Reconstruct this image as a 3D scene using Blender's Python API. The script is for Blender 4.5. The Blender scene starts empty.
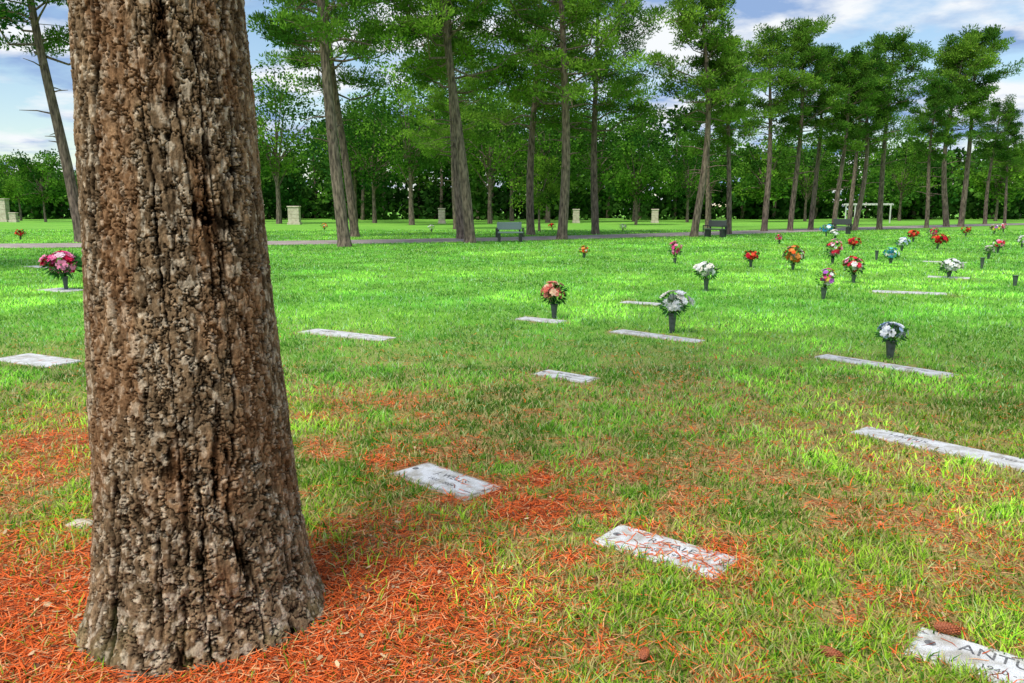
import bpy, math
import numpy as np
from mathutils import Vector
scene=bpy.context.scene
scene.view_settings.view_transform='Standard'
scene.view_settings.look='None'
scene.view_settings.exposure=0
rad=math.radians

# ------------------------------------------------------------ noise
_T=np.random.default_rng(99).random((8,2048,256))
def vnoise(x,y,seed=0,px=None):
    x=np.asarray(x,float); y=np.asarray(y,float)
    xi=np.floor(x).astype(int); yi=np.floor(y).astype(int)
    fx=x-xi; fy=y-yi
    fx=fx*fx*(3-2*fx); fy=fy*fy*(3-2*fy)
    T=_T[seed%8]
    m=px if px else 256
    a=xi%m; b=(xi+1)%m; c=yi%256; d=(yi+1)%256
    return (T[a,c]*(1-fx)+T[b,c]*fx)*(1-fy)+(T[a,d]*(1-fx)+T[b,d]*fx)*fy
def fbm(x,y,seed=0,o=4,px=None):
    s=0;a=.5;t=0
    for i in range(o):
        s=s+a*vnoise(x*2**i,y*2**i,seed+i,px*2**i if px else None); t+=a; a*=.5
    return s/t
def sm(a,b,x):
    t=np.clip((x-a)/(b-a),0,1); return t*t*(3-2*t)
def voro(a,b,ncol,seed):
    T=_T[seed%8]; T2=_T[(seed+3)%8]; T3=_T[(seed+5)%8]
    ai=np.floor(a).astype(int); bi=np.floor(b).astype(int)
    f1=np.full(a.shape,9.);f2=np.full(a.shape,9.);cid=np.zeros(a.shape)
    for i in(-1,0,1):
        for j in(-1,0,1):
            ca=ai+i; cb=bi+j; ma=ca%ncol; mb=cb%256
            d=np.hypot(ca+T[ma,mb]-a, cb+T2[ma,mb]-b)
            n=d<f1
            f2=np.where(n,f1,np.minimum(f2,d)); cid=np.where(n,T3[ma,mb],cid); f1=np.where(n,d,f1)
    return f1,f2,cid

# ------------------------------------------------------------ mesh builder
class MB:
    def __init__(s): s.V=[];s.F=[];s.M=[];s.C=[];s.n=0
    def add(s,v,f,mat=0,col=(1,1,1)):
        v=np.asarray(v,float).reshape(-1,3); f=np.asarray(f,int)
        c=np.asarray(col,float)
        if c.ndim==1: c=np.tile(c,(len(v),1))
        s.V.append(v); s.F.append(f+s.n); s.M.append(np.full(len(f),mat)); s.C.append(c); s.n+=len(v)
    def mesh(s,name,mats,smooth=False):
        V=np.concatenate(s.V); C=np.concatenate(s.C)
        loops=np.concatenate([f.ravel() for f in s.F])
        tot=np.concatenate([np.full(len(f),f.shape[1]) for f in s.F])
        st=np.concatenate([[0],np.cumsum(tot)[:-1]])
        me=bpy.data.meshes.new(name)
        me.vertices.add(len(V)); me.vertices.foreach_set('co',V.astype(np.float32).ravel())
        me.loops.add(len(loops)); me.loops.foreach_set('vertex_index',loops.astype(np.int32))
        me.polygons.add(len(tot)); me.polygons.foreach_set('loop_start',st.astype(np.int32))
        me.update(calc_edges=True)
        me.polygons.foreach_set('material_index',np.concatenate(s.M).astype(np.int32))
        me.polygons.foreach_set('use_smooth',np.full(len(tot),smooth))
        at=me.color_attributes.new('Col','FLOAT_COLOR','POINT')
        at.data.foreach_set('color',np.concatenate([C,np.ones((len(C),1))],1).astype(np.float32).ravel())
        for m in mats: me.materials.append(m)
        me.update()
        return me
def obj(name,me,loc=(0,0,0),rot=(0,0,0),scale=(1,1,1),parent=None):
    o=bpy.data.objects.new(name,me); scene.collection.objects.link(o)
    o.location=loc; o.rotation_euler=rot; o.scale=scale
    if parent: o.parent=parent
    return o
def tube(mb,P,r,sides=8,mat=0,col=(1,1,1),cap=False):
    P=np.asarray(P,float); r=np.asarray(r,float); n=len(P)
    d=np.gradient(P,axis=0); d/=np.linalg.norm(d,axis=1)[:,None]+1e-9
    ref=np.array([0,0,1.]) if abs(d[:,2]).mean()<.8 else np.array([1.,0,0])
    u=np.cross(d,ref); u/=np.linalg.norm(u,axis=1)[:,None]+1e-9
    w=np.cross(d,u)
    a=np.linspace(0,2*np.pi,sides,endpoint=False)
    V=P[:,None]+r[:,None,None]*(u[:,None]*np.cos(a)[None,:,None]+w[:,None]*np.sin(a)[None,:,None])
    i=np.arange(n-1)[:,None]*sides; j=np.arange(sides)[None]; j2=(j+1)%sides
    F=np.stack([i+j,i+j2,i+sides+j2,i+sides+j],-1).reshape(-1,4)
    mb.add(V,F,mat,col)
    if cap: mb.add(V[-1],[list(range(sides))],mat,col)
def boxm(mb,c,s,mat=0,col=(1,1,1),bev=.0,rz=0):
    x,y,z=[k/2 for k in s]; b=bev if bev>0 else 1e-4
    def ring(ix,zz): 
        return [(x-ix,-y+b,zz),(x-ix,y-b,zz),(x-b,y-ix,zz),(-x+b,y-ix,zz),(-x+ix,y-b,zz),(-x+ix,-y+b,zz),(-x+b,-y+ix,zz),(x-b,-y+ix,zz)]
    V=[]
    for ix,zz in((b,-z),(0,-z+b),(0,z-b),(b,z)): V+=ring(ix,zz)
    V=np.array(V); ca,sa=math.cos(rz),math.sin(rz)
    V=np.stack([V[:,0]*ca-V[:,1]*sa,V[:,0]*sa+V[:,1]*ca,V[:,2]],1)+np.array(c)
    F=[]
    for k in range(3):
        for j in range(8): F.append([k*8+j,k*8+(j+1)%8,(k+1)*8+(j+1)%8,(k+1)*8+j])
    mb.add(V,F,mat,col); mb.add(V[24:32],[list(range(8))],mat,col); mb.add(V[0:8],[list(range(7,-1,-1))],mat,col)
def unit(rng,n):
    v=rng.normal(size=(n,3)); return v/np.linalg.norm(v,axis=1)[:,None]
def leaves(mb,P,D,L,W,rng,mat,col):
    n=len(P); D=D/(np.linalg.norm(D,axis=1)[:,None]+1e-9)
    S=np.cross(D,unit(rng,n)); S/=np.linalg.norm(S,axis=1)[:,None]+1e-9
    L=np.asarray(L)[:,None]; W=np.asarray(W)[:,None]
    V=np.stack([P,P+D*L*.45+S*W/2,P+D*L,P+D*L*.45-S*W/2],1).reshape(-1,3)
    F=np.arange(4*n).reshape(-1,4)
    mb.add(V,F,mat,np.repeat(col,4,axis=0))

# ------------------------------------------------------------ materials
def newmat(name):
    m=bpy.data.materials.new(name); m.use_nodes=True; nt=m.node_tree
    b=nt.nodes['Principled BSDF']; return m,nt,b
def leaf_mat(name,transl=.35,vary=False):
    m,nt,b=newmat(name); N=nt.nodes; L=nt.links
    a=N.new('ShaderNodeAttribute'); a.attribute_name='Col'; out=a.outputs['Color']
    if vary:
        oi=N.new('ShaderNodeObjectInfo'); hs=N.new('ShaderNodeHueSaturation')
        r1=N.new('ShaderNodeMapRange'); r1.inputs[3].default_value=.62; r1.inputs[4].default_value=1.12
        L.new(oi.outputs['Random'],r1.inputs[0]); L.new(r1.outputs[0],hs.inputs['Value'])
        r2=N.new('ShaderNodeMapRange'); r2.inputs[3].default_value=.515; r2.inputs[4].default_value=.488
        L.new(oi.outputs['Random'],r2.inputs[0]); L.new(r2.outputs[0],hs.inputs['Hue'])
        L.new(out,hs.inputs['Color']); out=hs.outputs[0]
    df=N.new('ShaderNodeBsdfDiffuse'); tr=N.new('ShaderNodeBsdfTranslucent'); mx=N.new('ShaderNodeMixShader'); mx.inputs[0].default_value=transl
    L.new(out,df.inputs['Color']); L.new(out,tr.inputs['Color'])
    L.new(df.outputs[0],mx.inputs[1]); L.new(tr.outputs[0],mx.inputs[2]); L.new(mx.outputs[0],N['Material Output'].inputs['Surface'])
    N.remove(b); return m
def attr_mat(name,rough=.8,bump=0,scale=50,spec=.3,stretch=(1,1,1),dist=.01):
    m,nt,b=newmat(name); N=nt.nodes; L=nt.links
    a=N.new('ShaderNodeAttribute'); a.attribute_name='Col'
    L.new(a.outputs['Color'],b.inputs['Base Color']); b.inputs['Roughness'].default_value=rough
    b.inputs['Specular IOR Level'].default_value=spec
    if bump:
        n=N.new('ShaderNodeTexNoise'); n.inputs['Scale'].default_value=scale; n.inputs['Detail'].default_value=10; n.inputs['Roughness'].default_value=.78
        t=N.new('ShaderNodeTexCoord'); mp=N.new('ShaderNodeMapping'); mp.inputs['Scale'].default_value=stretch
        L.new(t.outputs['Object'],mp.inputs[0]); L.new(mp.outputs[0],n.inputs['Vector'])
        bp=N.new('ShaderNodeBump'); bp.inputs['Strength'].default_value=bump; bp.inputs['Distance'].default_value=dist
        L.new(n.outputs['Fac'],bp.inputs['Height']); L.new(bp.outputs['Normal'],b.inputs['Normal'])
        r=N.new('ShaderNodeMapRange'); r.inputs[1].default_value=.32; r.inputs[2].default_value=.68; r.inputs[3].default_value=.35; r.inputs[4].default_value=1.65
        L.new(n.outputs['Fac'],r.inputs[0])
        vm=N.new('ShaderNodeVectorMath'); vm.operation='SCALE'; L.new(a.outputs['Color'],vm.inputs[0]); L.new(r.outputs[0],vm.inputs[3])
        L.new(vm.outputs[0],b.inputs['Base Color'])
    return m
def noise_mat(name,c1,c2,scale=10,rough=.8,bump=.3,stretch=(1,1,1),detail=8,lo=.35,hi=.65,dist=.01,stain=None):
    m,nt,b=newmat(name); N=nt.nodes; L=nt.links
    t=N.new('ShaderNodeTexCoord'); mp=N.new('ShaderNodeMapping'); mp.inputs['Scale'].default_value=stretch
    n=N.new('ShaderNodeTexNoise'); n.inputs['Scale'].default_value=scale; n.inputs['Detail'].default_value=detail
    r=N.new('ShaderNodeValToRGB'); r.color_ramp.elements[0].position=lo; r.color_ramp.elements[1].position=hi
    r.color_ramp.elements[0].color=(*c1,1); r.color_ramp.elements[1].color=(*c2,1)
    L.new(t.outputs['Object'],mp.inputs[0]); L.new(mp.outputs[0],n.inputs['Vector']); L.new(n.outputs['Fac'],r.inputs[0])
    out=r.outputs[0]
    if stain:
        geo=N.new('ShaderNodeNewGeometry')
        n2=N.new('ShaderNodeTexNoise'); n2.inputs['Scale'].default_value=9; n2.inputs['Detail'].default_value=8; n2.inputs['Roughness'].default_value=.7
        L.new(geo.outputs['Position'],n2.inputs['Vector'])
        r2=N.new('ShaderNodeValToRGB'); e=r2.color_ramp.elements; e[0].position=.38; e[1].position=.58; e[0].color=(*stain,1); e[1].color=(1,1,1,1)
        L.new(n2.outputs['Fac'],r2.inputs[0])
        mx=N.new('ShaderNodeMix'); mx.data_type='RGBA'; mx.blend_type='MULTIPLY'; mx.inputs[0].default_value=1
        L.new(out,mx.inputs[6]); L.new(r2.outputs[0],mx.inputs[7]); out=mx.outputs[2]
    L.new(out,b.inputs['Base Color']); b.inputs['Roughness'].default_value=rough
    bp=N.new('ShaderNodeBump'); bp.inputs['Strength'].default_value=bump; bp.inputs['Distance'].default_value=dist
    L.new(n.outputs['Fac'],bp.inputs['Height']); L.new(bp.outputs['Normal'],b.inputs['Normal'])
    return m
M_leaf=leaf_mat('foliage',.35,True)
M_bark=noise_mat('bark',(.05,.034,.024),(.25,.185,.14),scale=5,stretch=(2.5,2.5,.6),bump=1,dist=.05)
M_bigbark=attr_mat('pine_bark',1.0,bump=.9,scale=75,spec=0,stretch=(1,1,.4),dist=.008)
M_grass=leaf_mat('grass_blades',.4)
M_needle=leaf_mat('pine_needles',.1)
M_granite=noise_mat('granite',(.42,.44,.46),(.76,.76,.77),scale=260,rough=.7,bump=.15,dist=.002,lo=.4,hi=.6,stain=(.58,.54,.46))
M_conc=noise_mat('concrete',(.33,.32,.29),(.56,.55,.52),scale=30,rough=.9,bump=.4,dist=.005,stain=(.6,.5,.4))
M_engr=noise_mat('engraving',(.05,.05,.06),(.2,.2,.2),scale=80)
M_stone=noise_mat('limestone',(.42,.36,.27),(.6,.54,.43),scale=4,bump=.5)
M_black=noise_mat('black_iron',(.015,.016,.018),(.04,.04,.045),scale=30,rough=.4)
M_slab=noise_mat('bench_granite',(.13,.19,.19),(.26,.32,.32),scale=60,rough=.4)
M_dslab=noise_mat('dark_granite',(.03,.035,.04),(.09,.1,.1),scale=60,rough=.4)
M_white=noise_mat('white_paint',(.5,.5,.48),(.66,.66,.64),scale=5)
M_vase=noise_mat('vase_metal',(.035,.05,.045),(.09,.11,.105),scale=20,rough=.45)
M_petal=leaf_mat('petals',.25)
M_cone=attr_mat('pine_cone_scales',.8)
M_road=noise_mat('asphalt',(.24,.19,.175),(.38,.32,.30),scale=1.5,rough=.95,bump=.2)

# ------------------------------------------------------------ layout (metres)
TX,TY=-1.195,2.92
MARK=[ # cx,cy,angle,len,width
 (-.40,4.54,-44,.68,.31),(.72,3.56,-38,.64,.27),(1.745,2.56,-39,.64,.24),
 (.51,7.52,-40,.64,.30),(3.80,8.06,-53,1.42,.30),(2.98,5.10,-51,1.42,.27),
 (-5.05,8.32,-28,.95,.42),(-2.10,10.05,-31,1.42,.36),(1.84,9.95,-43,1.30,.30),
 (.42,11.4,-35,.75,.30),(7.6,15.2,-25,1.3,.4),(2.2,13.5,-35,.7,.3),(-8.9,15.7,-30,.9,.5),
 (10.2,18.6,-30,.9,.4),(-13,22,-30,1,.4),(13,24,-30,1.2,.4)]
def in_marker(x,y,m=0.,wob=None,sel=None):
    r=np.zeros(x.shape,bool)
    for cx,cy,a,L,W in (MARK if sel is None else [MARK[k] for k in sel]):
        c,s=math.cos(rad(a)),math.sin(rad(a))
        u=(x-cx)*c+(y-cy)*s; v=-(x-cx)*s+(y-cy)*c
        mm=m if wob is None else m+wob
        r|=(abs(u)<L/2+mm)&(abs(v)<W/2+mm)
    return r
ROAD=np.array([(-90,30.5),(-45,31.5),(-20,34.5),(-10,37.6),(-3,40.3),(5,45.5),(16.8,55),(30,66),(48,80),(80,98),(130,118)],float)
def smooth_poly(P,n=160):
    d=np.concatenate([[0],np.cumsum(np.hypot(*np.diff(P,axis=0).T))]); t=np.linspace(0,d[-1],n)
    Q=np.stack([np.interp(t,d,P[:,0]),np.interp(t,d,P[:,1])],1)
    for _ in range(12): Q[1:-1]=(Q[:-2]+2*Q[1:-1]+Q[2:])/4
    return Q
RP=smooth_poly(ROAD)
def road_dist(x,y):
    d=np.full(x.shape,1e9)
    for p in RP: d=np.minimum(d,np.hypot(x-p[0],y-p[1]))
    return d
def fields(x,y):
    d=np.hypot(x-TX,y-TY)
    n1=fbm(x*.8+31,y*.8+17,0); n2=fbm(x*3+5,y*3+9,2); n3=fbm(x*6+2,y*6+1,4)
    pt=n1*.25+n2*.4+n3*.35
    dl=np.hypot((x-TX)*np.where(x<TX,.55,.98),(y-TY+.28)*.97)+(n2-.5)*1.0+(n3-.5)*.8
    nd=1.2*np.exp(-(np.maximum(dl,0)/1.06)**3.4)
    nd=nd+.6*sm(.48,.66,pt)*np.exp(-(d/3.3)**2)
    for gx,gy,gr,ga in((-.02,4.30,.36,1),(.98,3.42,.2,.8),(.2,4.7,.25,.5),(-2.7,6.3,.5,.4),(-1.2,6.3,.6,.35),(.5,4.2,.25,.4),(-.3,3.2,.25,.5),(-.9,4.9,.4,.6),(-3.3,5.2,.8,.4)):
        nd=nd+ga*np.exp(-(np.hypot(x-gx,y-gy)/gr)**2)*sm(.32,.56,n3*.6+n2*.4)
    worn=sm(.36,.60,pt)*np.exp(-(np.maximum(y-4.2,0)/4.6)**2)*np.exp(-(np.maximum(x-2.0,0)/2.2)**2*.6)
    worn=np.maximum(worn,.8*in_marker(x,y,.04))
    return np.clip(nd,0,1),np.clip(worn,0,1),n1,n2
def gz(x,y):
    return .008*(fbm(x*1.7,y*1.7,4)-.5)*np.exp(-(np.hypot(x,y)/30)**2)+.05*np.exp(-(np.hypot(x-TX,y-TY)/.6)**2)

# ------------------------------------------------------------ ground
n=361; k=8.3
s=np.linspace(-1,1,n); ax=900*np.sinh(k*s)/np.sinh(k)
X,Y=np.meshgrid(ax,ax+3.5,indexing='ij')
nd,wn,n1,n2=fields(X,Y)
V=np.stack([X,Y,gz(X,Y)],-1).reshape(-1,3)
i=np.arange(n-1)[:,None]*n+np.arange(n-1)[None]
F=np.stack([i,i+n,i+n+1,i+1],-1).reshape(-1,4)
mb=MB(); mb.add(V,F,0,np.stack([nd,wn,n1],-1).reshape(-1,3))
def ground_mat():
    m,nt,b=newmat('lawn_ground'); N=nt.nodes; L=nt.links
    b.inputs['Roughness'].default_value=.9; b.inputs['Specular IOR Level'].default_value=.1
    geo=N.new('ShaderNodeNewGeometry')
    def noise(sc,det=6):
        q=N.new('ShaderNodeTexNoise'); q.inputs['Scale'].default_value=sc; q.inputs['Detail'].default_value=det
        L.new(geo.outputs['Position'],q.inputs['Vector']); return q.outputs['Fac']
    def ramp(fac,a,ca,bb,cb):
        r=N.new('ShaderNodeValToRGB'); e=r.color_ramp.elements
        e[0].position=a;e[0].color=(*ca,1);e[1].position=bb;e[1].color=(*cb,1); L.new(fac,r.inputs[0]); return r.outputs[0]
    def mix(f,a,c,mode='MIX'):
        q=N.new('ShaderNodeMix'); q.data_type='RGBA'; q.blend_type=mode
        if isinstance(f,float): q.inputs[0].default_value=f
        else: L.new(f,q.inputs[0])
        for s_,vv in((6,a),(7,c)):
            if isinstance(vv,tuple): q.inputs[s_].default_value=(*vv,1)
            else: L.new(vv,q.inputs[s_])
        return q.outputs[2]
    g=ramp(noise(.22,8),.38,(.09,.33,.03),.62,(.25,.53,.07))
    g2=ramp(noise(2.2,8),.35,(.08,.26,.02),.65,(.27,.56,.08))
    g=mix(.5,g,g2)
    g=mix(.4,g,ramp(noise(30,4),.3,(.03,.13,.01),.7,(.29,.57,.09)))
    at=N.new('ShaderNodeAttribute'); at.attribute_name='Col'
    sp=N.new('ShaderNodeSeparateColor'); L.new(at.outputs['Color'],sp.inputs[0])
    sx=N.new('ShaderNodeSeparateXYZ'); L.new(geo.outputs['Position'],sx.inputs[0])
    mr=N.new('ShaderNodeMapRange'); mr.interpolation_type='SMOOTHSTEP'; mr.inputs[1].default_value=2.5; mr.inputs[2].default_value=13; mr.inputs[3].default_value=.85; mr.inputs[4].default_value=0
    L.new(sx.outputs['Y'],mr.inputs[0])
    soil=ramp(noise(45,6),.35,(.11,.10,.03),.68,(.35,.30,.11))
    g=mix(mr.outputs[0],g,soil)
    g=mix(sp.outputs['Green'],g,ramp(noise(60,6),.3,(.14,.08,.03),.7,(.50,.37,.16)))
    red=ramp(noise(90,8),.36,(.12,.025,.012),.62,(.64,.13,.04))
    g=mix(sp.outputs['Red'],g,red)
    L.new(g,b.inputs['Base Color'])
    bp=N.new('ShaderNodeBump'); bp.inputs['Strength'].default_value=.8; bp.inputs['Distance'].default_value=.03
    L.new(noise(35,8),bp.inputs['Height']); L.new(bp.outputs['Normal'],b.inputs['Normal'])
    return m
obj('ground',mb.mesh('ground',[ground_mat()],True))

# road
mb=MB(); t=np.gradient(RP,axis=0); t/=np.linalg.norm(t,axis=1)[:,None]; nn=np.stack([-t[:,1],t[:,0]],1)
rw=2.3
cols=[-1,-.5,0,.5,1]
V=np.stack([np.concatenate([RP+nn*rw*c,np.full((len(RP),1),.012+.03*(1-c*c))],1) for c in cols],1).reshape(-1,3)
i=(np.arange(len(RP)-1)[:,None]*5+np.arange(4)[None])
mb.add(V,np.stack([i,i+5,i+6,i+1],-1).reshape(-1,4)[:,::-1])
obj('road',mb.mesh('road',[M_road],True))

# ------------------------------------------------------------ grass blades
def scatter(rng,N,y0,y1,pad=1.2):
    y=np.exp(rng.uniform(math.log(y0),math.log(y1),N)); x=rng.uniform(-1,1,N)*(.75*y+pad); return x,y
rng=np.random.default_rng(11)
mb=MB()
def blades(N,y0,y1,seg):
    x,y=scatter(rng,N,y0,y1)
    nd,wn,n1,n2=fields(x,y); tf=fbm(x*7,y*7,5,3); t2=fbm(x*1.9+8,y*1.9,1,3); t3=fbm(x*.35+3,y*.35+5,6,4)
    keep=(rng.random(N)>nd*.92)&(rng.random(N)>wn*.6)&(rng.random(N)<.2+1.5*tf)
    keep&=~in_marker(x,y,0,(tf-.62)*.14)&(np.hypot(x-TX,y-TY)>.43)
    if y1>28: keep&=road_dist(x,y)>2.2
    x,y,nd,wn,n1,n2,tf,t2,t3=[a[keep] for a in(x,y,nd,wn,n1,n2,tf,t2,t3)]; n=len(x)
    h=(.014+.036*rng.random(n))*(.45+1.2*tf)*(1+np.minimum(y,40)/60)*(.7+.6*t2)
    w=.0038*(1+y/4.5)*rng.uniform(.6,1.3,n)
    a=rng.uniform(0,2*np.pi,n); lean=rng.uniform(.3,1.5,n)*h
    side=np.stack([np.cos(a+1.57),np.sin(a+1.57),np.zeros(n)],1)*(w/2)[:,None]
    fw=np.stack([np.cos(a),np.sin(a),np.zeros(n)],1)
    P=np.stack([x,y,gz(x,y)-.003],1); up=np.array([0,0,1.])
    g1=np.array([.14,.39,.02]); g2=np.array([.34,.60,.07]); yl=np.array([.62,.53,.20]); dk=np.array([.05,.19,.015]); pale=np.array([.5,.66,.25])
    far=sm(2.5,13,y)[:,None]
    c=g1+(g2-g1)*rng.random(n)[:,None]
    mot=sm(.35,.65,n1)[:,None]; c=c*(.72+.5*mot)*(.6+.75*sm(.3,.7,t2)[:,None])*(.75+.5*sm(.35,.65,t3)[:,None])
    c=c*(1+np.array([.35,.05,0])*(sm(.45,.65,t3)[:,None]))  # yellow-green sunlit patches painted into the blade colour, placed by noise
    drk=(rng.random(n)<.20)[:,None]; c=np.where(drk,dk,c)
    pl=(rng.random(n)<.07)[:,None]; c=np.where(pl,pale,c)
    yy=(rng.random(n)<.05+.38*wn+.16*(1-far[:,0]))[:,None]; c=np.where(yy,yl*rng.uniform(.5,1,n)[:,None],c)
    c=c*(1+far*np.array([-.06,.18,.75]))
    if seg==2:
        V=np.stack([P-side,P+side,P+fw*(lean*.35)[:,None]+up*(h*.6)[:,None]+side*.8,P+fw*(lean*.35)[:,None]+up*(h*.6)[:,None]-side*.8,P+fw*lean[:,None]+up*h[:,None]],1).reshape(-1,3)
        b0=np.arange(n)[:,None]*5
        mb.add(V,b0+np.array([[0,1,2,3]]),0,np.repeat(c,5,axis=0))
        mb.F.append(b0+np.array([[3,2,4]])+mb.n-len(V)); mb.M.append(np.zeros(n))
    else:
        V=np.stack([P-side,P+side,P+fw*lean[:,None]+up*h[:,None]],1).reshape(-1,3)
        mb.add(V,np.arange(3*n).reshape(-1,3),0,np.repeat(c,3,axis=0))
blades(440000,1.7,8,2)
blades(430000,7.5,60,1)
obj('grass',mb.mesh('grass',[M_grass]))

# ------------------------------------------------------------ fallen needles and chips
mb=MB(); N=520000
x,y=scatter(rng,N,1.6,11)
nd,wn,_,_=fields(x,y)
keep=(rng.random(N)<(nd**1.1)*.42+.025*np.exp(-(y/6)**2)+wn*.07)&(np.hypot(x-TX,y-TY)>.40)
im=in_marker(x,y,0.01); imB=in_marker(x,y,.01,None,[1]); keep&=(~im)|(rng.random(N)<np.where(imB,.40,.08))
x,y=x[keep],y[keep]; im=im[keep]; n=len(x)
a=rng.uniform(0,2*np.pi,n); L=rng.uniform(.04,.11,n); tz=rng.normal(0,.16,n)
D=np.stack([np.cos(a),np.sin(a),tz],1)*L[:,None]; S=np.stack([-np.sin(a),np.cos(a),np.zeros(n)],1)*.0013*(1+y[:,None]/5)
P=np.stack([x,y,gz(x,y)+rng.uniform(.004,.028,n)],1); P[im,2]=.016; D[im,2]=np.abs(D[im,2])*.15
Mid=P+D*.5+np.stack([-np.sin(a),np.cos(a),np.zeros(n)],1)*(rng.normal(0,.09,n)*L)[:,None]
V=np.stack([P-S,P+S,Mid+S,P+D,Mid-S],1).reshape(-1,3)
c1=np.array([.86,.17,.045]); c2=np.array([.82,.42,.20]); c3=np.array([.28,.07,.03])
u=rng.random(n)[:,None]; C=np.where(u<.62,c1,np.where(u<.80,c2,c3))*rng.uniform(.55,1.1,n)[:,None]
mb.add(V,np.arange(5*n).reshape(-1,5),0,np.repeat(C,5,axis=0))
N=14000; x,y=scatter(rng,N,1.6,7); nd,_,_,_=fields(x,y)
keep=(rng.random(N)<nd*.28+.006)&(np.hypot(x-TX,y-TY)>.42)&~in_marker(x,y,0); x,y=x[keep],y[keep]; n=len(x)
a=rng.uniform(0,6.28,n); L=rng.uniform(.008,.038,n); D=np.stack([np.cos(a),np.sin(a),rng.normal(0,.3,n)],1)
u=rng.random(n)[:,None]; C=np.where(u<.45,np.array([.62,.46,.27]),np.array([.22,.10,.06]))*rng.uniform(.6,1.1,n)[:,None]
S=np.stack([-np.sin(a),np.cos(a),rng.normal(0,.3,n)],1)*(L*.22)[:,None]; P=np.stack([x,y,gz(x,y)+.028],1)
V=np.stack([P-D*L[:,None]*.5,P-D*L[:,None]*.2+S,P+D*L[:,None]*.4+S*.8,P+D*L[:,None]*.5-S*.5,P-D*L[:,None]*.1-S],1).reshape(-1,3)
mb.add(V,np.arange(5*n).reshape(-1,5),0,np.repeat(C,5,axis=0))
obj('pine_needle_litter',mb.mesh('pine_needle_litter',[M_needle]))

# ------------------------------------------------------------ trees
DK=(.035,.125,.018); LT=(.25,.46,.05)
def puff(mb,rng,c,r,n,LL,WW,base,flat=.6,up=.4,mat=1):
    d=unit(rng,n); q=r*rng.random(n)**.45
    P=np.array(c)+d*q[:,None]*np.array([1,1,flat])
    D=d*.7+unit(rng,n)*.6+np.array([0,0,up])
    col=np.array(base)*rng.uniform(.65,1.35,n)[:,None]
    leaves(mb,P,D,LL*rng.uniform(.6,1.2,n),WW*rng.uniform(.7,1.3,n),rng,mat,col)
def leafcol(rng,dk=DK,lt=LT):
    t=rng.random()**1.3; return np.array(dk)*(1-t)+np.array(lt)*t
def pine_crown(mb,rng,H,r0,start,R,axis,nl=38,npf=60,LL=.22,WW=.065,dk=DK,lt=LT):
    for i in range(nl):
        u=(i+rng.random())/nl; t=start+(1-start)*u*.97; p0=axis(t)
        ln=R*(.45+.6*math.sin(math.pi*min(1,u*.7+.15)))*(1-u*.97)**.36*rng.uniform(.45,1.25)
        az=i*2.4+rng.uniform(-.7,.7); out=np.array([math.cos(az),math.sin(az),0]); rise=rng.uniform(-.1,.35)+.75*u
        S=np.linspace(0,1,5); wob=rng.normal(0,.06,(5,3))*ln; wob[0]=0
        P=p0+out*(ln*S)[:,None]+np.array([0,0,1.])*(rise*ln*S**1.4)[:,None]+wob
        tube(mb,P,np.linspace(max(.03,r0*.26*(1-u*.7)),.015,5),5,0)
        side=np.cross(out,[0,0,1.])
        bc=leafcol(rng,dk,lt)
        for j in range(6):
            s_=rng.uniform(.4,1.08); base=p0+out*ln*s_+np.array([0,0,rise*ln*s_**1.4])
            off=side*rng.normal(0,.25)*ln+np.array([0,0,rng.uniform(-.05,.4)]); c=base+off
            tube(mb,[base-out*.1,(base+c)/2+[0,0,.05],c],[.022,.015,.008],3,0)
            puff(mb,rng,c,rng.uniform(.34,.66)*(.65+R/9),npf,LL,WW,bc*.5+.5*leafcol(rng,dk,lt),.5,.4)
def make_pine(name,seed,H,r0,start,R,lean=(0,0),nl=38,npf=60,**kw):
    rng=np.random.default_rng(seed); mb=MB(); ph=rng.uniform(0,6,2); am=rng.uniform(.08,.28)
    def axis(t): return np.array([lean[0]*t+am*math.sin(ph[0]+5*t)-am*math.sin(ph[0]),lean[1]*t+am*math.sin(ph[1]+4*t)-am*math.sin(ph[1]),H*t])
    T=np.linspace(0,1,22)**1.3; P=np.array([axis(t) for t in T]); P[0,2]=-.1
    r=r0*(1-T)**.75*.95+.03; r[0]*=1.3; r[1]*=1.05
    tube(mb,P,r,12,0)
    for i in range(9):
        t=rng.uniform(start*.5,start); az=rng.uniform(0,6.28); d=np.array([math.cos(az),math.sin(az),rng.uniform(-.1,.4)])
        L=rng.uniform(.3,1.5); p=axis(t); tube(mb,[p,p+d*L*.5,p+d*L+[0,0,-.1*L]],[.04,.025,.01],4,0)
    pine_crown(mb,rng,H,r0,start,R,axis,nl,npf,**kw)
    return mb.mesh(name,[M_bark,M_leaf],False)
def make_oak(name,seed,H,R,dk=(.028,.10,.014),lt=(.18,.38,.035),npf=110,np_=60,LL=.28,WW=.22,z0=.22):
    rng=np.random.default_rng(seed); mb=MB()
    tube(mb,[[0,0,-.1],[.05,0,H*.12],[0,.05,H*.3],[.1,.1,H*.6]],[H*.02,H*.014,H*.011,H*.005],9,0)
    for i in range(np_):
        d=unit(rng,1)[0]; q=rng.uniform(.45,1.0)
        zc=H*(z0+1)/2; c=np.array([d[0]*R*q,d[1]*R*q,zc+d[2]*H*(1-z0)/2*q*.93])
        if i%3==0:
            s=np.array([0,0,H*rng.uniform(.2,.45)]); tube(mb,[s,(s+c)/2+[0,0,.2],c],[.09,.05,.02],4,0)
        puff(mb,rng,c,R*rng.uniform(.2,.38),npf,LL,WW,leafcol(rng,dk,lt),.7,.1)
    return mb.mesh(name,[M_bark,M_leaf],False)
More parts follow.
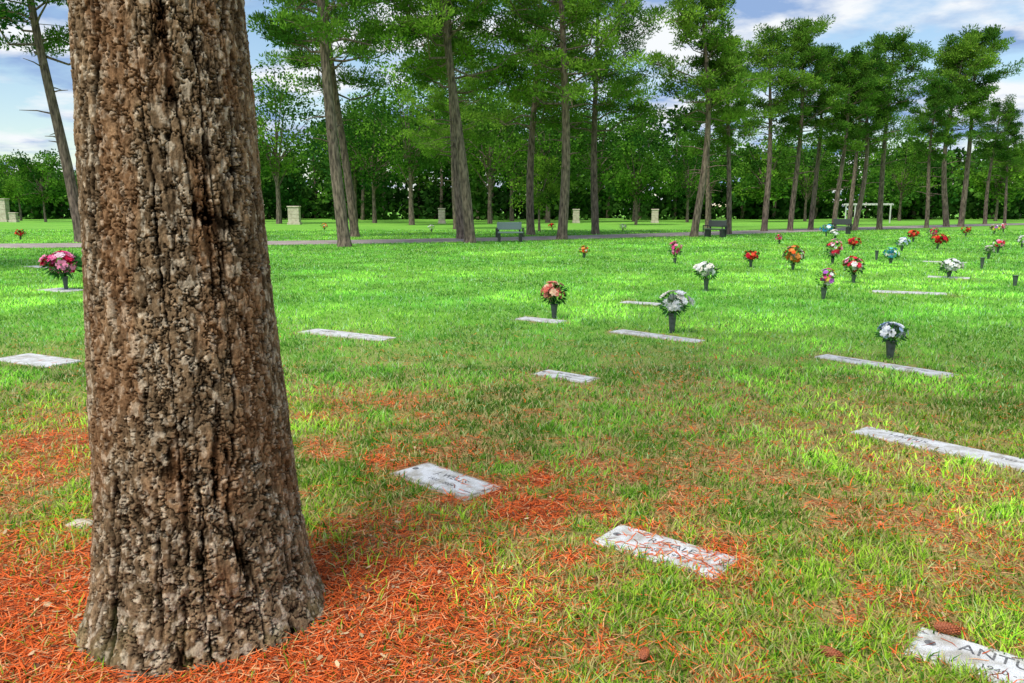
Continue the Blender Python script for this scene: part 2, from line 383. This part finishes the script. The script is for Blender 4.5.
bigP=[make_pine('pine_A',1,18,.25,.42,4.2,(-1.1,0),46,130),
      make_pine('pine_B',2,17.5,.23,.44,4.4,(-1.0,.3),46,130),
      make_pine('pine_C',3,17,.24,.38,4.6,(.2,0),50,130)]
smP=[make_pine('pine_D',4,13,.20,.48,2.9,(.1,0),36,110),
     make_pine('pine_E',5,13,.18,.46,2.3,(-.3,.2),28,105),
     make_pine('pine_F',6,13,.21,.56,3.4,(.3,.1),30,115),
     make_pine('pine_G',8,13,.17,.42,2.5,(.0,.3),34,105),
     make_pine('pine_H',12,13,.19,.60,3.0,(-.2,0),26,120)]
PB=[(-7.03,33.7,0,1.0,0),(-8.9,45.5,1,1.0,.3),(-1.95,37.4,1,1.0,.1),(-2.6,41.8,0,.98,5.9),(2.56,41.3,2,1.0,0),(1.15,49,2,.98,2.2),(5.2,50,2,.93,3.6),
    (-20.4,38,1,1.08,0.2),(-4.3,62,2,.85,4)]
for x,y,m,sc,rz in PB: obj('pine_tree',bigP[m],(x,y,0),(0,0,rz),(sc,)*3)
PS=[(10.3,45.5,0,1.03,0),(13.5,50,1,.86,1),(17.4,55.5,2,.96,2),(19.7,57,3,1.05,3),(21.9,59,4,.94,4),(22.6,56.5,1,.90,5),(24.7,58,0,.90,.5),
    (27.4,60,4,1.02,1.5),(34,66,1,.86,2.5),(37.8,70,0,1.15,3.5),(39.6,71,4,1.22,4.5),(47,80,2,.85,5.5),(52,85,1,.78,.7),(48.5,74,3,.9,2),(16,66,1,.95,3),(31,74,2,.95,1)]
for x,y,m,sc,rz in PS: obj('pine_tree',smP[m],(x,y,0),(0,0,rz),(sc,)*3)
oaks=[make_oak('oak_A',21,16,4.6),make_oak('oak_B',22,14,5.4),make_oak('oak_C',23,9,3.4,np_=40)]
for x,y,m,sc,rz in [(-24.3,84,0,1.05,0),(-33,96,1,.9,1),(-15,88,1,1.0,2),(-9.7,78,0,1.0,3),(-2.3,84,1,1.05,4),(4,90,0,1.0,5),(10,95,1,1.0,2),(12,78,2,.95,0),
    (20,92,1,.75,1),(-55,95,2,.95,3),(-64,105,2,1.0,1),(30,96,2,1.15,2),(42,100,2,1.2,4),(60,100,2,1.2,5),(1.9,56,2,.62,2),
    (-6,95,0,1.1,1),(-19,98,0,1.0,4),(0,100,1,1.15,3),(15,99,0,.85,1),(25,102,1,.8,5),(36,99,1,.75,3),(50,104,1,.8,2),(70,108,1,.85,1)]:
    obj('oak_tree',oaks[m],(x,y,0),(0,0,rz),(sc,)*3)
mo=make_oak('oak_D',31,13,4.4,npf=200,np_=60,LL=.16,WW=.10,z0=.28)
obj('oak_tree',mo,(-16.6,20.5,0),(0,0,.6))

# distant mass
rng=np.random.default_rng(77); mb=MB()
for k_ in range(150):
    x=-150+310*(k_+rng.random())/150; y=rng.uniform(108,135)+abs(x)*.12
    H=rng.uniform(13,18) if -32<x<24 else rng.uniform(8,13)
    if x<-50: H=rng.uniform(6.5,9.5)
    R=rng.uniform(3,4.8)
    tube(mb,[[x,y,-.1],[x+.2,y,H*.3],[x,y,H*.7]],[.3,.22,.1],5,0)
    tint=rng.uniform(.6,1.4)
    for j in range(22):
        d=unit(rng,1)[0]; q=rng.uniform(.5,1)
        puff(mb,rng,(x+d[0]*R*q,y+d[1]*R*q,H*.56+d[2]*H*.42*q),rng.uniform(1.0,2.0),60,.7,.5,leafcol(rng,(.022,.09,.016),(.12,.29,.035))*tint,.7,.1)
    for j in range(8):
        puff(mb,rng,(x+rng.uniform(-3,3),y+rng.uniform(-5,-1)+4,rng.uniform(.3,3.6)),1.8,45,.9,.7,leafcol(rng,(.02,.065,.014),(.055,.16,.02)),.9,.1)
obj('distant_treeline',mb.mesh('distant_treeline',[M_bark,M_leaf]))

# ------------------------------------------------------------ the big foreground pine
rng=np.random.default_rng(5); mb=MB()
nt_=640
Z=np.concatenate([np.linspace(-.12,2.7,1000),np.linspace(2.73,5,80),np.linspace(5.1,17,60)])
pz=[-.12,0,.05,.12,.216,.5,.9,1.45,2.3,4,8,17]; pr=[.525,.468,.446,.418,.391,.358,.335,.304,.276,.25,.19,.04]
th=np.linspace(0,2*np.pi,nt_,endpoint=False)
TH,ZZ=np.meshgrid(th,Z); 
rr=np.interp(ZZ,pz,pr)
rr=rr*(1+np.exp(-np.maximum(ZZ,0)/.16)*(.03*np.cos(3*TH+.6)+.025*np.cos(5*TH+2)+.015*np.cos(8*TH+1)))
rr=rr*(1+.012*np.sin(2*TH+ZZ*1.3)+.01*np.sin(3*TH-ZZ*2.1))
T01=TH/(2*np.pi)
def pf(cx_,cz_,seed,o): return fbm(T01*cx_,ZZ*cz_,seed,o,cx_)
wa=(pf(10,1.8,1,3)-.5)*2.2+(pf(100,40,3,4)-.5)*1.9
wb=(pf(16,4,3,3)-.5)*1.4+(pf(110,60,6,3)-.5)*1.1
f1,f2,cid=voro(T01*38+wa,ZZ/.15+wb+17,38,0)
crack=sm(.01,.17,f2-f1)
f1b,f2b,cidb=voro(T01*90+wa*1.8+.3,ZZ/.045+wb*2.2+40,90,2)
crk2=sm(.0,.2,f2b-f1b)
fv=1-np.abs(fbm(T01*20+wa*.10,ZZ*.9,6,5,20)-.5)*2
fur=sm(.92,.985,fv)
fvb=1-np.abs(fbm(T01*46+wa*.15,ZZ*3.5,2,4,46)-.5)*2
fur2=sm(.92,.985,fvb)
q=pf(54,10,4,5)*8; fl=np.floor(q); ter=(fl+sm(.85,1,q-fl))/8
q3=pf(120,30,1,4)*6; fl3=np.floor(q3); ter3=(fl3+sm(.8,1,q3-fl3))/6
fine=pf(200,70,5,3)
h=.0065*crack+.004*cid*crack+.014*(ter-.4)*(.4+.6*crack)+.006*(ter3-.4)+.0012*crk2*crack+.0015*cidb*crack+.003*(fine-.5)-.011*fur-.005*fur2
h=np.clip(h,-.014,.020)
fade=np.where(ZZ>3.5,.6,1)
rr=rr-.006+h*fade
cx=TX+np.interp(ZZ,[0,.5,1.5,2.3,17],[0,-.005,-.02,-.03,-.3]); cy=TY+0*ZZ
V=np.stack([cx+rr*np.cos(TH),cy+rr*np.sin(TH),ZZ],-1).reshape(-1,3)
i=np.arange(len(Z)-1)[:,None]*nt_; j=np.arange(nt_)[None]; j2=(j+1)%nt_
F=np.stack([i+j,i+j2,i+nt_+j2,i+nt_+j],-1).reshape(-1,4)
hn=np.clip((h+.008)/.022,0,1)[...,None]
E=lambda a:a[...,None]
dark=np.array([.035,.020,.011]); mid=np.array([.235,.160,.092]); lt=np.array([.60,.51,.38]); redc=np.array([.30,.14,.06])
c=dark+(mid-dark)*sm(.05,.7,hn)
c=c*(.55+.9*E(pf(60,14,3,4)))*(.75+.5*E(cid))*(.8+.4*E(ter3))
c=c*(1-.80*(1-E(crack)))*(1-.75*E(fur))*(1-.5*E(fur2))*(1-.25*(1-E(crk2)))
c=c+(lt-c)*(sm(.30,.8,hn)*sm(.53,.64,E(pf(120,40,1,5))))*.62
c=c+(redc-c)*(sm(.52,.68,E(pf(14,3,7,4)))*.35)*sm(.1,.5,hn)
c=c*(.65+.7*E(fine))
moss=E(np.exp(-np.maximum(ZZ,0)/.12))*.3*sm(.45,.7,E(pf(30,12,0,3))); c=c+(np.array([.14,.18,.05])-c)*moss
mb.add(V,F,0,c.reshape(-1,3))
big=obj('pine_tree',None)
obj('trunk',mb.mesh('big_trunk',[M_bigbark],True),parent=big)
mb=MB()
def ax2(t): return np.array([TX+np.interp(17*t,[0,.5,1.5,2.3,17],[0,-.005,-.02,-.03,-.3]),TY,17*t])
pine_crown(mb,np.random.default_rng(8),17,.28,.62,3.2,ax2,24,50)
obj('crown',mb.mesh('big_crown',[M_bark,M_leaf]),parent=big)

# ------------------------------------------------------------ grave markers
def text_child(parent,txt,loc,size,name='lettering'):
    cu=bpy.data.curves.new(name,'FONT'); cu.body=txt; cu.size=size; cu.align_x='CENTER'; cu.align_y='CENTER'; cu.extrude=.0004
    o=bpy.data.objects.new(name,cu); scene.collection.objects.link(o); cu.materials.append(M_engr)
    o.location=loc; o.parent=parent
TX_=[("J. WELLS","1931 - 2004"),("R. HALE","1928   1999"),("ANTUNEZ","1940 - 2011"),("M. COLE","1950 2008")]
for idx,(cx,cy,a,L,W) in enumerate(MARK):
    e=obj('grave_marker',None,(cx,cy,-.018),(rad(.5*math.cos(idx*2)),rad(.5*math.sin(idx)),rad(a)))
    mb=MB(); boxm(mb,(0,0,0),(L,W,.044),0,bev=.006)
    obj('collar',mb.mesh('collar',[M_conc if idx not in(1,2) else M_granite]),parent=e)
    mb=MB(); q=.035 if idx in(0,3,4,7,8) else .012
    boxm(mb,(0,0,.013),(L-2*q,W-2*q,.036),0,bev=.004)
    obj('slab',mb.mesh('slab',[M_granite]),parent=e)
    if idx<4:
        text_child(e,TX_[idx][0],(.02 if idx!=2 else .03,.04,.0316),.085 if idx==2 else .07)
        text_child(e,TX_[idx][1],(.02,-.05,.0316),.045)
        mb=MB(); tube(mb,[[-L*.40,.0,.0305],[-L*.40,.0,.0318]],[.02,.02],14,0,cap=True); obj('emblem',mb.mesh('emblem',[M_engr]),parent=e)
    elif L>1.2:
        text_child(e,"HARRIS",(-L*.25,.02,.0316),.08); text_child(e,"1922 - 1996",(L*.25,.02,.0316),.05)

mb=MB(); rng=np.random.default_rng(3)
def pebble(mb,c,s,col=(.6,.5,.35),mat=0):
    U,Vv=np.meshgrid(np.linspace(0,2*np.pi,14,endpoint=False),np.linspace(.05,math.pi-.05,8))
    r=1+.12*np.sin(3*U+Vv*2)+.06*np.cos(5*U)
    P=np.stack([np.sin(Vv)*np.cos(U)*s[0]*r,np.sin(Vv)*np.sin(U)*s[1]*r,np.cos(Vv)*s[2]],-1).reshape(-1,3)+np.array(c)
    i=np.arange(7)[:,None]*14; j=np.arange(14)[None]; j2=(j+1)%14
    mb.add(P,np.stack([i+j,i+14+j,i+14+j2,i+j2],-1).reshape(-1,4),mat,col)
pebble(mb,(0,0,.01),(.07,.05,.02)); obj('stone',mb.mesh('stone',[M_stone],True),(-2.2,3.86,0))

def pine_cone():
    mb=MB(); rg=np.random.default_rng(4)
    pebble(mb,(0,0,0),(.043,.019,.019),(.3,.1,.05))
    for i in range(110):
        t=(i+.5)/110; xx=-.042+.088*t; r=.021*math.sin(math.pi*(.1+.82*t))**.7
        a=i*2.4; p=np.array([xx,math.cos(a)*r*.75,math.sin(a)*r*.75])
        s=np.array([0,-math.sin(a),math.cos(a)])*.0052; o=np.array([.008,math.cos(a)*.009,math.sin(a)*.009])
        V=[p-s*.5,p+o*.5-s,p+o,p+o*.5+s,p+s*.5,p+np.array([.008,0,0])]
        mb.add(V,[[0,1,5],[1,2,5],[2,3,5],[3,4,5]],0,np.array([.5,.17,.07])*rg.uniform(.5,1.2))
    return mb.mesh('pine_cone',[M_cone])
pc=pine_cone()
obj('pine_cone',pc,(1.64,2.79,.036),(0,.1,-.3),(1.0,)*3); obj('pine_cone',pc,(1.14,2.63,.03),(.4,.2,-.5),(.9,)*3); obj('pine_cone',pc,(.47,2.62,.03),(0,.1,1.2),(.8,)*3)

# ------------------------------------------------------------ flower vases
PAL={'peach':[(.75,.3,.22),(.7,.18,.14),(.85,.62,.42),(.45,.18,.1),(.8,.5,.4)],'white':[(.88,.88,.88),(.88,.88,.9),(.85,.82,.74)],
 'lilac':[(.85,.87,.95),(.55,.68,.92),(.88,.9,.95),(.88,.9,.95)],'pink':[(.85,.1,.35),(.9,.3,.5),(.7,.03,.1),(.85,.6,.7)],
 'red':[(.75,.03,.03),(.85,.12,.06),(.6,.02,.05)],'orange':[(.85,.15,.04),(.9,.35,.1),(.85,.75,.7)],'mix':[(.5,.15,.6),(.85,.85,.85),(.85,.7,.1),(.8,.1,.3)],
 'rw':[(.8,.05,.1),(.85,.8,.8),(.85,.3,.45)],'blue':[(.1,.45,.8),(.2,.7,.8),(.85,.9,.9)],'green':[(.1,.2,.06),(.6,.6,.5)]}
def bloom(mb,rng,c,nrm,r,col):
    nrm=nrm/np.linalg.norm(nrm); a0=rng.uniform(0,6)
    u=np.cross(nrm,[.3,.2,.9]); u/=np.linalg.norm(u)+1e-9; w=np.cross(nrm,u)
    for ring,(k_,rr_,hh) in enumerate(((6,1,.15),(5,.7,.42),(3,.38,.55))):
        for i in range(k_):
            a=a0+ring*.5+i*2*math.pi/k_; d=u*math.cos(a)+w*math.sin(a); s=np.cross(nrm,d)
            R=r*rr_; cc=np.array(col)*rng.uniform(.8,1.1)
            V=[c,c+d*R*.5+s*R*.42+nrm*R*hh*.6,c+d*R+s*R*.25+nrm*R*hh,c+d*R-s*R*.25+nrm*R*hh,c+d*R*.5-s*R*.42+nrm*R*hh*.6]
            mb.add(V,[[0,1,2,3,4]],0,np.clip(cc,0,.92))
def vase(x,y,h,w,pal,vf=.45,seed=0,nb=22,tall=1.0):
    rng=np.random.default_rng(seed+int(abs(x*100))); e=obj('grave_flower_vase',None,(x,y,0),(0,0,rng.uniform(0,6)))
    hv=h*vf
    prof=[(.030,-.02),(.032,.0),(.040,hv*.4),(.050,hv*.8),(.054,hv*.93),(.062,hv*.95),(.062,hv),(.052,hv),(.045,hv*.85)]
    mb=MB(); A=np.linspace(0,2*np.pi,16,endpoint=False)
    V=np.concatenate([np.stack([r*np.cos(A),r*np.sin(A),np.full(16,z)],1) for r,z in prof])
    i=np.arange(len(prof)-1)[:,None]*16; j=np.arange(16)[None]; j2=(j+1)%16
    mb.add(V,np.stack([i+j,i+j2,i+16+j2,i+16+j],-1).reshape(-1,4))
    obj('vase',mb.mesh('vase',[M_vase],True),parent=e)
    if pal is None: return
    nb=int(nb*1.6)
    mb=MB(); hb=h-hv; rb=w/2; cz=hv+hb*.5; cols=PAL[pal]
    sk=rng.normal(0,.16,2)*rb
    for i in range(nb):
        d=unit(rng,1)[0]; d[2]=d[2]*.9+.15; q=rng.uniform(.5,1.18)
        c=np.array([d[0]*rb*q+sk[0],d[1]*rb*q+sk[1],cz+d[2]*hb*.42*tall]); br=rb*rng.uniform(.2,.36)
        tube(mb,[[0,0,hv*.9],(np.array([0,0,hv])+c)/2,c],[.003]*3,3,1,(.05,.14,.03))
        bloom(mb,rng,c,d+[0,-.0,.3],br,cols[rng.integers(len(cols))])
    n=nb*3; d=unit(rng,n); d[:,2]=d[:,2]*.8
    P=np.array([0,0,cz-.03])+d*np.array([rb*.8,rb*.8,hb*.38])
    leaves(mb,P,d+unit(rng,n)*.4,rb*rng.uniform(.3,.7,n),rb*rng.uniform(.10,.2,n),rng,1,np.array([.05,.17,.04])*rng.uniform(.5,1.6,n)[:,None])
    obj('bouquet',mb.mesh('bouquet',[M_petal,M_leaf]),parent=e)
VS=[(4.04,8.37,.41,.27,'lilac',.52,26),(2.08,10.24,.56,.36,'white',.46,24),(.62,11.62,.56,.34,'peach',.38,26),(3.8,15.56,.58,.40,'white',.42,22),
 (5.57,14.18,.56,.28,'mix',.36,20),(7.41,17.26,.6,.38,'rw',.3,24),(7.36,20.9,.66,.5,'orange',.25,24),(6.58,22,.48,.38,'red',.4,18),(4.75,23.3,.68,.35,'pink',.25,20),
 (9.35,23.3,.75,.4,'rw',.2,20),(2.35,26,.42,.32,'orange',.35,14),(11.0,23.2,.5,.4,'blue',.3,16),(10.15,18.5,.46,.42,'white',.3,22),(-8.85,15.76,.78,.62,'pink',.35,34),
 (13.2,31,.5,.45,'red',.3,16),(14.6,30,.55,.45,'lilac',.3,16),(17.0,32,.6,.55,'red',.3,18),(11.4,25,.3,.2,None,1,0),(10.5,16.6,.22,.2,None,1,0),
 (12.6,21.4,.3,.1,None,1,0),(15.2,25.5,.45,.35,'green',.4,12),(17.6,29,.5,.4,'rw',.4,14),
 (-24.5,40,.6,.45,'red',.3,12),(-22,41.5,.6,.4,'peach',.3,12),(19,38,.6,.5,'red',.3,14),(22,42,.6,.5,'pink',.3,14),(16.5,41,.55,.45,'white',.3,12),(24,37,.6,.5,'orange',.3,14),
 (26,46,.6,.5,'red',.3,12),(30,50,.6,.5,'mix',.3,12),(18,46,.7,.7,'blue',.3,14),(33,54,.6,.5,'rw',.3,12),(12,36,.5,.35,'rw',.3,12),(-11,52,.5,.4,'red',.3,10),(-5.5,55,.5,.4,'white',.3,10),
 (21,33,.5,.4,'white',.3,12),(-14,60,.5,.5,'orange',.3,10),(3,60,.5,.5,'red',.3,10),(8,58,.5,.5,'white',.3,10),(-30,58,.6,.5,'pink',.3,10)]
for k_,(x,y,h,w,p,vf,nb) in enumerate(VS): vase(x,y,h,w,p,vf,k_,nb)

# ------------------------------------------------------------ benches, pillars, pergola
def bench(x,y,rz,ms):
    e=obj('park_bench',None,(x,y,0),(0,0,rz))
    mb=MB(); boxm(mb,(0,0,.45),(1.25,.42,.07),0,bev=.015); obj('seat',mb.mesh('seat',[ms]),parent=e)
    mb=MB(); boxm(mb,(0,.215,.76),(1.2,.06,.36),0,bev=.015); obj('backrest',mb.mesh('backrest',[ms]),parent=e)
    for s_ in(-1,1):
        mb=MB(); boxm(mb,(s_*.52,0,.2),(.1,.38,.42),0,bev=.01); boxm(mb,(s_*.52,.28,.48),(.08,.06,.95),0,bev=.01)
        boxm(mb,(s_*.645,.0,.64),(.05,.46,.05),0,bev=.01); boxm(mb,(s_*.645,-.2,.42),(.05,.05,.4),0,bev=.01); boxm(mb,(s_*.645,.2,.42),(.05,.05,.4),0,bev=.01)
        obj('leg',mb.mesh('leg',[M_black]),parent=e)
bench(-.1,38.6,.15,M_slab); bench(11.3,44.8,-.9,M_dslab); bench(20.6,50.5,-.9,M_dslab)
def pillar(x,y,w,h):
    e=obj('stone_pillar',None,(x,y,0)); mb=MB()
    boxm(mb,(0,0,.1),(w*1.15,w*.8,.25),0,bev=.02)
    nb=4; hh=(h-.35)/nb
    for i in range(nb): boxm(mb,(0,0,.225+hh*(i+.5)),(w*(1-.01*(i%2)),w*.65,hh-.012),0,bev=.02)
    obj('shaft',mb.mesh('shaft',[M_stone]),parent=e)
    mb=MB(); boxm(mb,(0,0,h-.05),(w*1.12,w*.78,.13),0,bev=.03); obj('cap',mb.mesh('cap',[M_stone]),parent=e)
for p in [(-21.6,80,1.1,1.8),(-7.4,85,.7,1.6),(-60,95,1.3,2.7),(7,88,.7,1.5),(15.6,88,.7,1.5),(-57.5,93,.8,1.1),(-50,97,.6,1.0),(60,92,.7,1.8)]: pillar(*p)
e=obj('pergola',None,(38.8,88,0))
for sx in(-1,1):
    for sy in(-1,1):
        mb=MB(); boxm(mb,(sx*1.9,sy*1.2,.95),(.12,.12,1.9),0,bev=.02); obj('post',mb.mesh('post',[M_white]),parent=e)
mb=MB()
for sy in(-1,1): boxm(mb,(0,sy*1.2,1.97),(4.4,.10,.13),0,bev=.02)
for i in range(10): boxm(mb,(-2.0+i*.445,0,2.08),(.06,2.9,.08),0,bev=.01)
obj('roof_beams',mb.mesh('roof_beams',[M_white]),parent=e)

# ------------------------------------------------------------ world, sun, camera
w=bpy.data.worlds.new('World'); scene.world=w; w.use_nodes=True; nt=w.node_tree; N=nt.nodes; L=nt.links
bg=N['Background']; bg.inputs['Strength'].default_value=.15
sky=N.new('ShaderNodeTexSky'); sky.sky_type='NISHITA'; sky.sun_disc=False; sky.sun_elevation=rad(60); sky.sun_rotation=rad(215); sky.air_density=1.2; sky.dust_density=.2; sky.ozone_density=3
tc=N.new('ShaderNodeTexCoord'); sp=N.new('ShaderNodeSeparateXYZ'); L.new(tc.outputs['Generated'],sp.inputs[0])
def mth(op,a,b_):
    m=N.new('ShaderNodeMath'); m.operation=op
    for q,v in((0,a),(1,b_)):
        if isinstance(v,(int,float)): m.inputs[q].default_value=v
        else: L.new(v,m.inputs[q])
    return m.outputs[0]
zz=mth('ADD',mth('MAXIMUM',sp.outputs['Z'],0.0),.16)
cb=N.new('ShaderNodeCombineXYZ'); L.new(mth('DIVIDE',sp.outputs['X'],zz),cb.inputs[0]); L.new(mth('DIVIDE',sp.outputs['Y'],zz),cb.inputs[1])
def wn_(scale,det,off):
    mp=N.new('ShaderNodeMapping'); mp.inputs['Location'].default_value=off; L.new(cb.outputs[0],mp.inputs[0])
    q=N.new('ShaderNodeTexNoise'); q.inputs['Scale'].default_value=scale; q.inputs['Detail'].default_value=det; q.inputs['Roughness'].default_value=.55; L.new(mp.outputs[0],q.inputs['Vector']); return q.outputs['Fac']
def wr(f,a,ca,b_,cb_):
    r=N.new('ShaderNodeValToRGB'); e=r.color_ramp.elements; e[0].position=a; e[1].position=b_; e[0].color=(*ca,1); e[1].color=(*cb_,1); L.new(f,r.inputs[0]); return r.outputs[0]
cov=wr(wn_(1.5,10,(3,1,0)),.43,(0,0,0),.55,(1,1,1))
shade=wr(wn_(2.3,9,(7,4,0)),.42,(.30,.45,.74),.56,(.94,.97,1.0))
sc=N.new('ShaderNodeVectorMath'); sc.operation='SCALE'; L.new(shade,sc.inputs[0]); sc.inputs[3].default_value=6.7
mx=N.new('ShaderNodeMix'); mx.data_type='RGBA'; L.new(cov,mx.inputs[0]); L.new(sky.outputs[0],mx.inputs[6]); L.new(sc.outputs[0],mx.inputs[7])
L.new(mx.outputs[2],bg.inputs['Color'])
sd=bpy.data.lights.new('sun','SUN'); sd.energy=4.5; sd.angle=rad(24); sd.color=(1,.95,.85)
so=bpy.data.objects.new('sun',sd); scene.collection.objects.link(so)
el=rad(60); az=rad(215); d=Vector((math.sin(az)*math.cos(el),math.cos(az)*math.cos(el),math.sin(el)))
so.rotation_euler=d.to_track_quat('Z','Y').to_euler(); so.location=(-10,-10,20)
cam=bpy.data.cameras.new('camera'); cam.lens=28; cam.sensor_width=36; cam.clip_end=3000; cam.clip_start=.05
co=bpy.data.objects.new('camera',cam); scene.collection.objects.link(co); co.location=(0,0,1.6); co.rotation_euler=(rad(80.5),0,0)
scene.camera=co
print('done',len(bpy.data.objects))
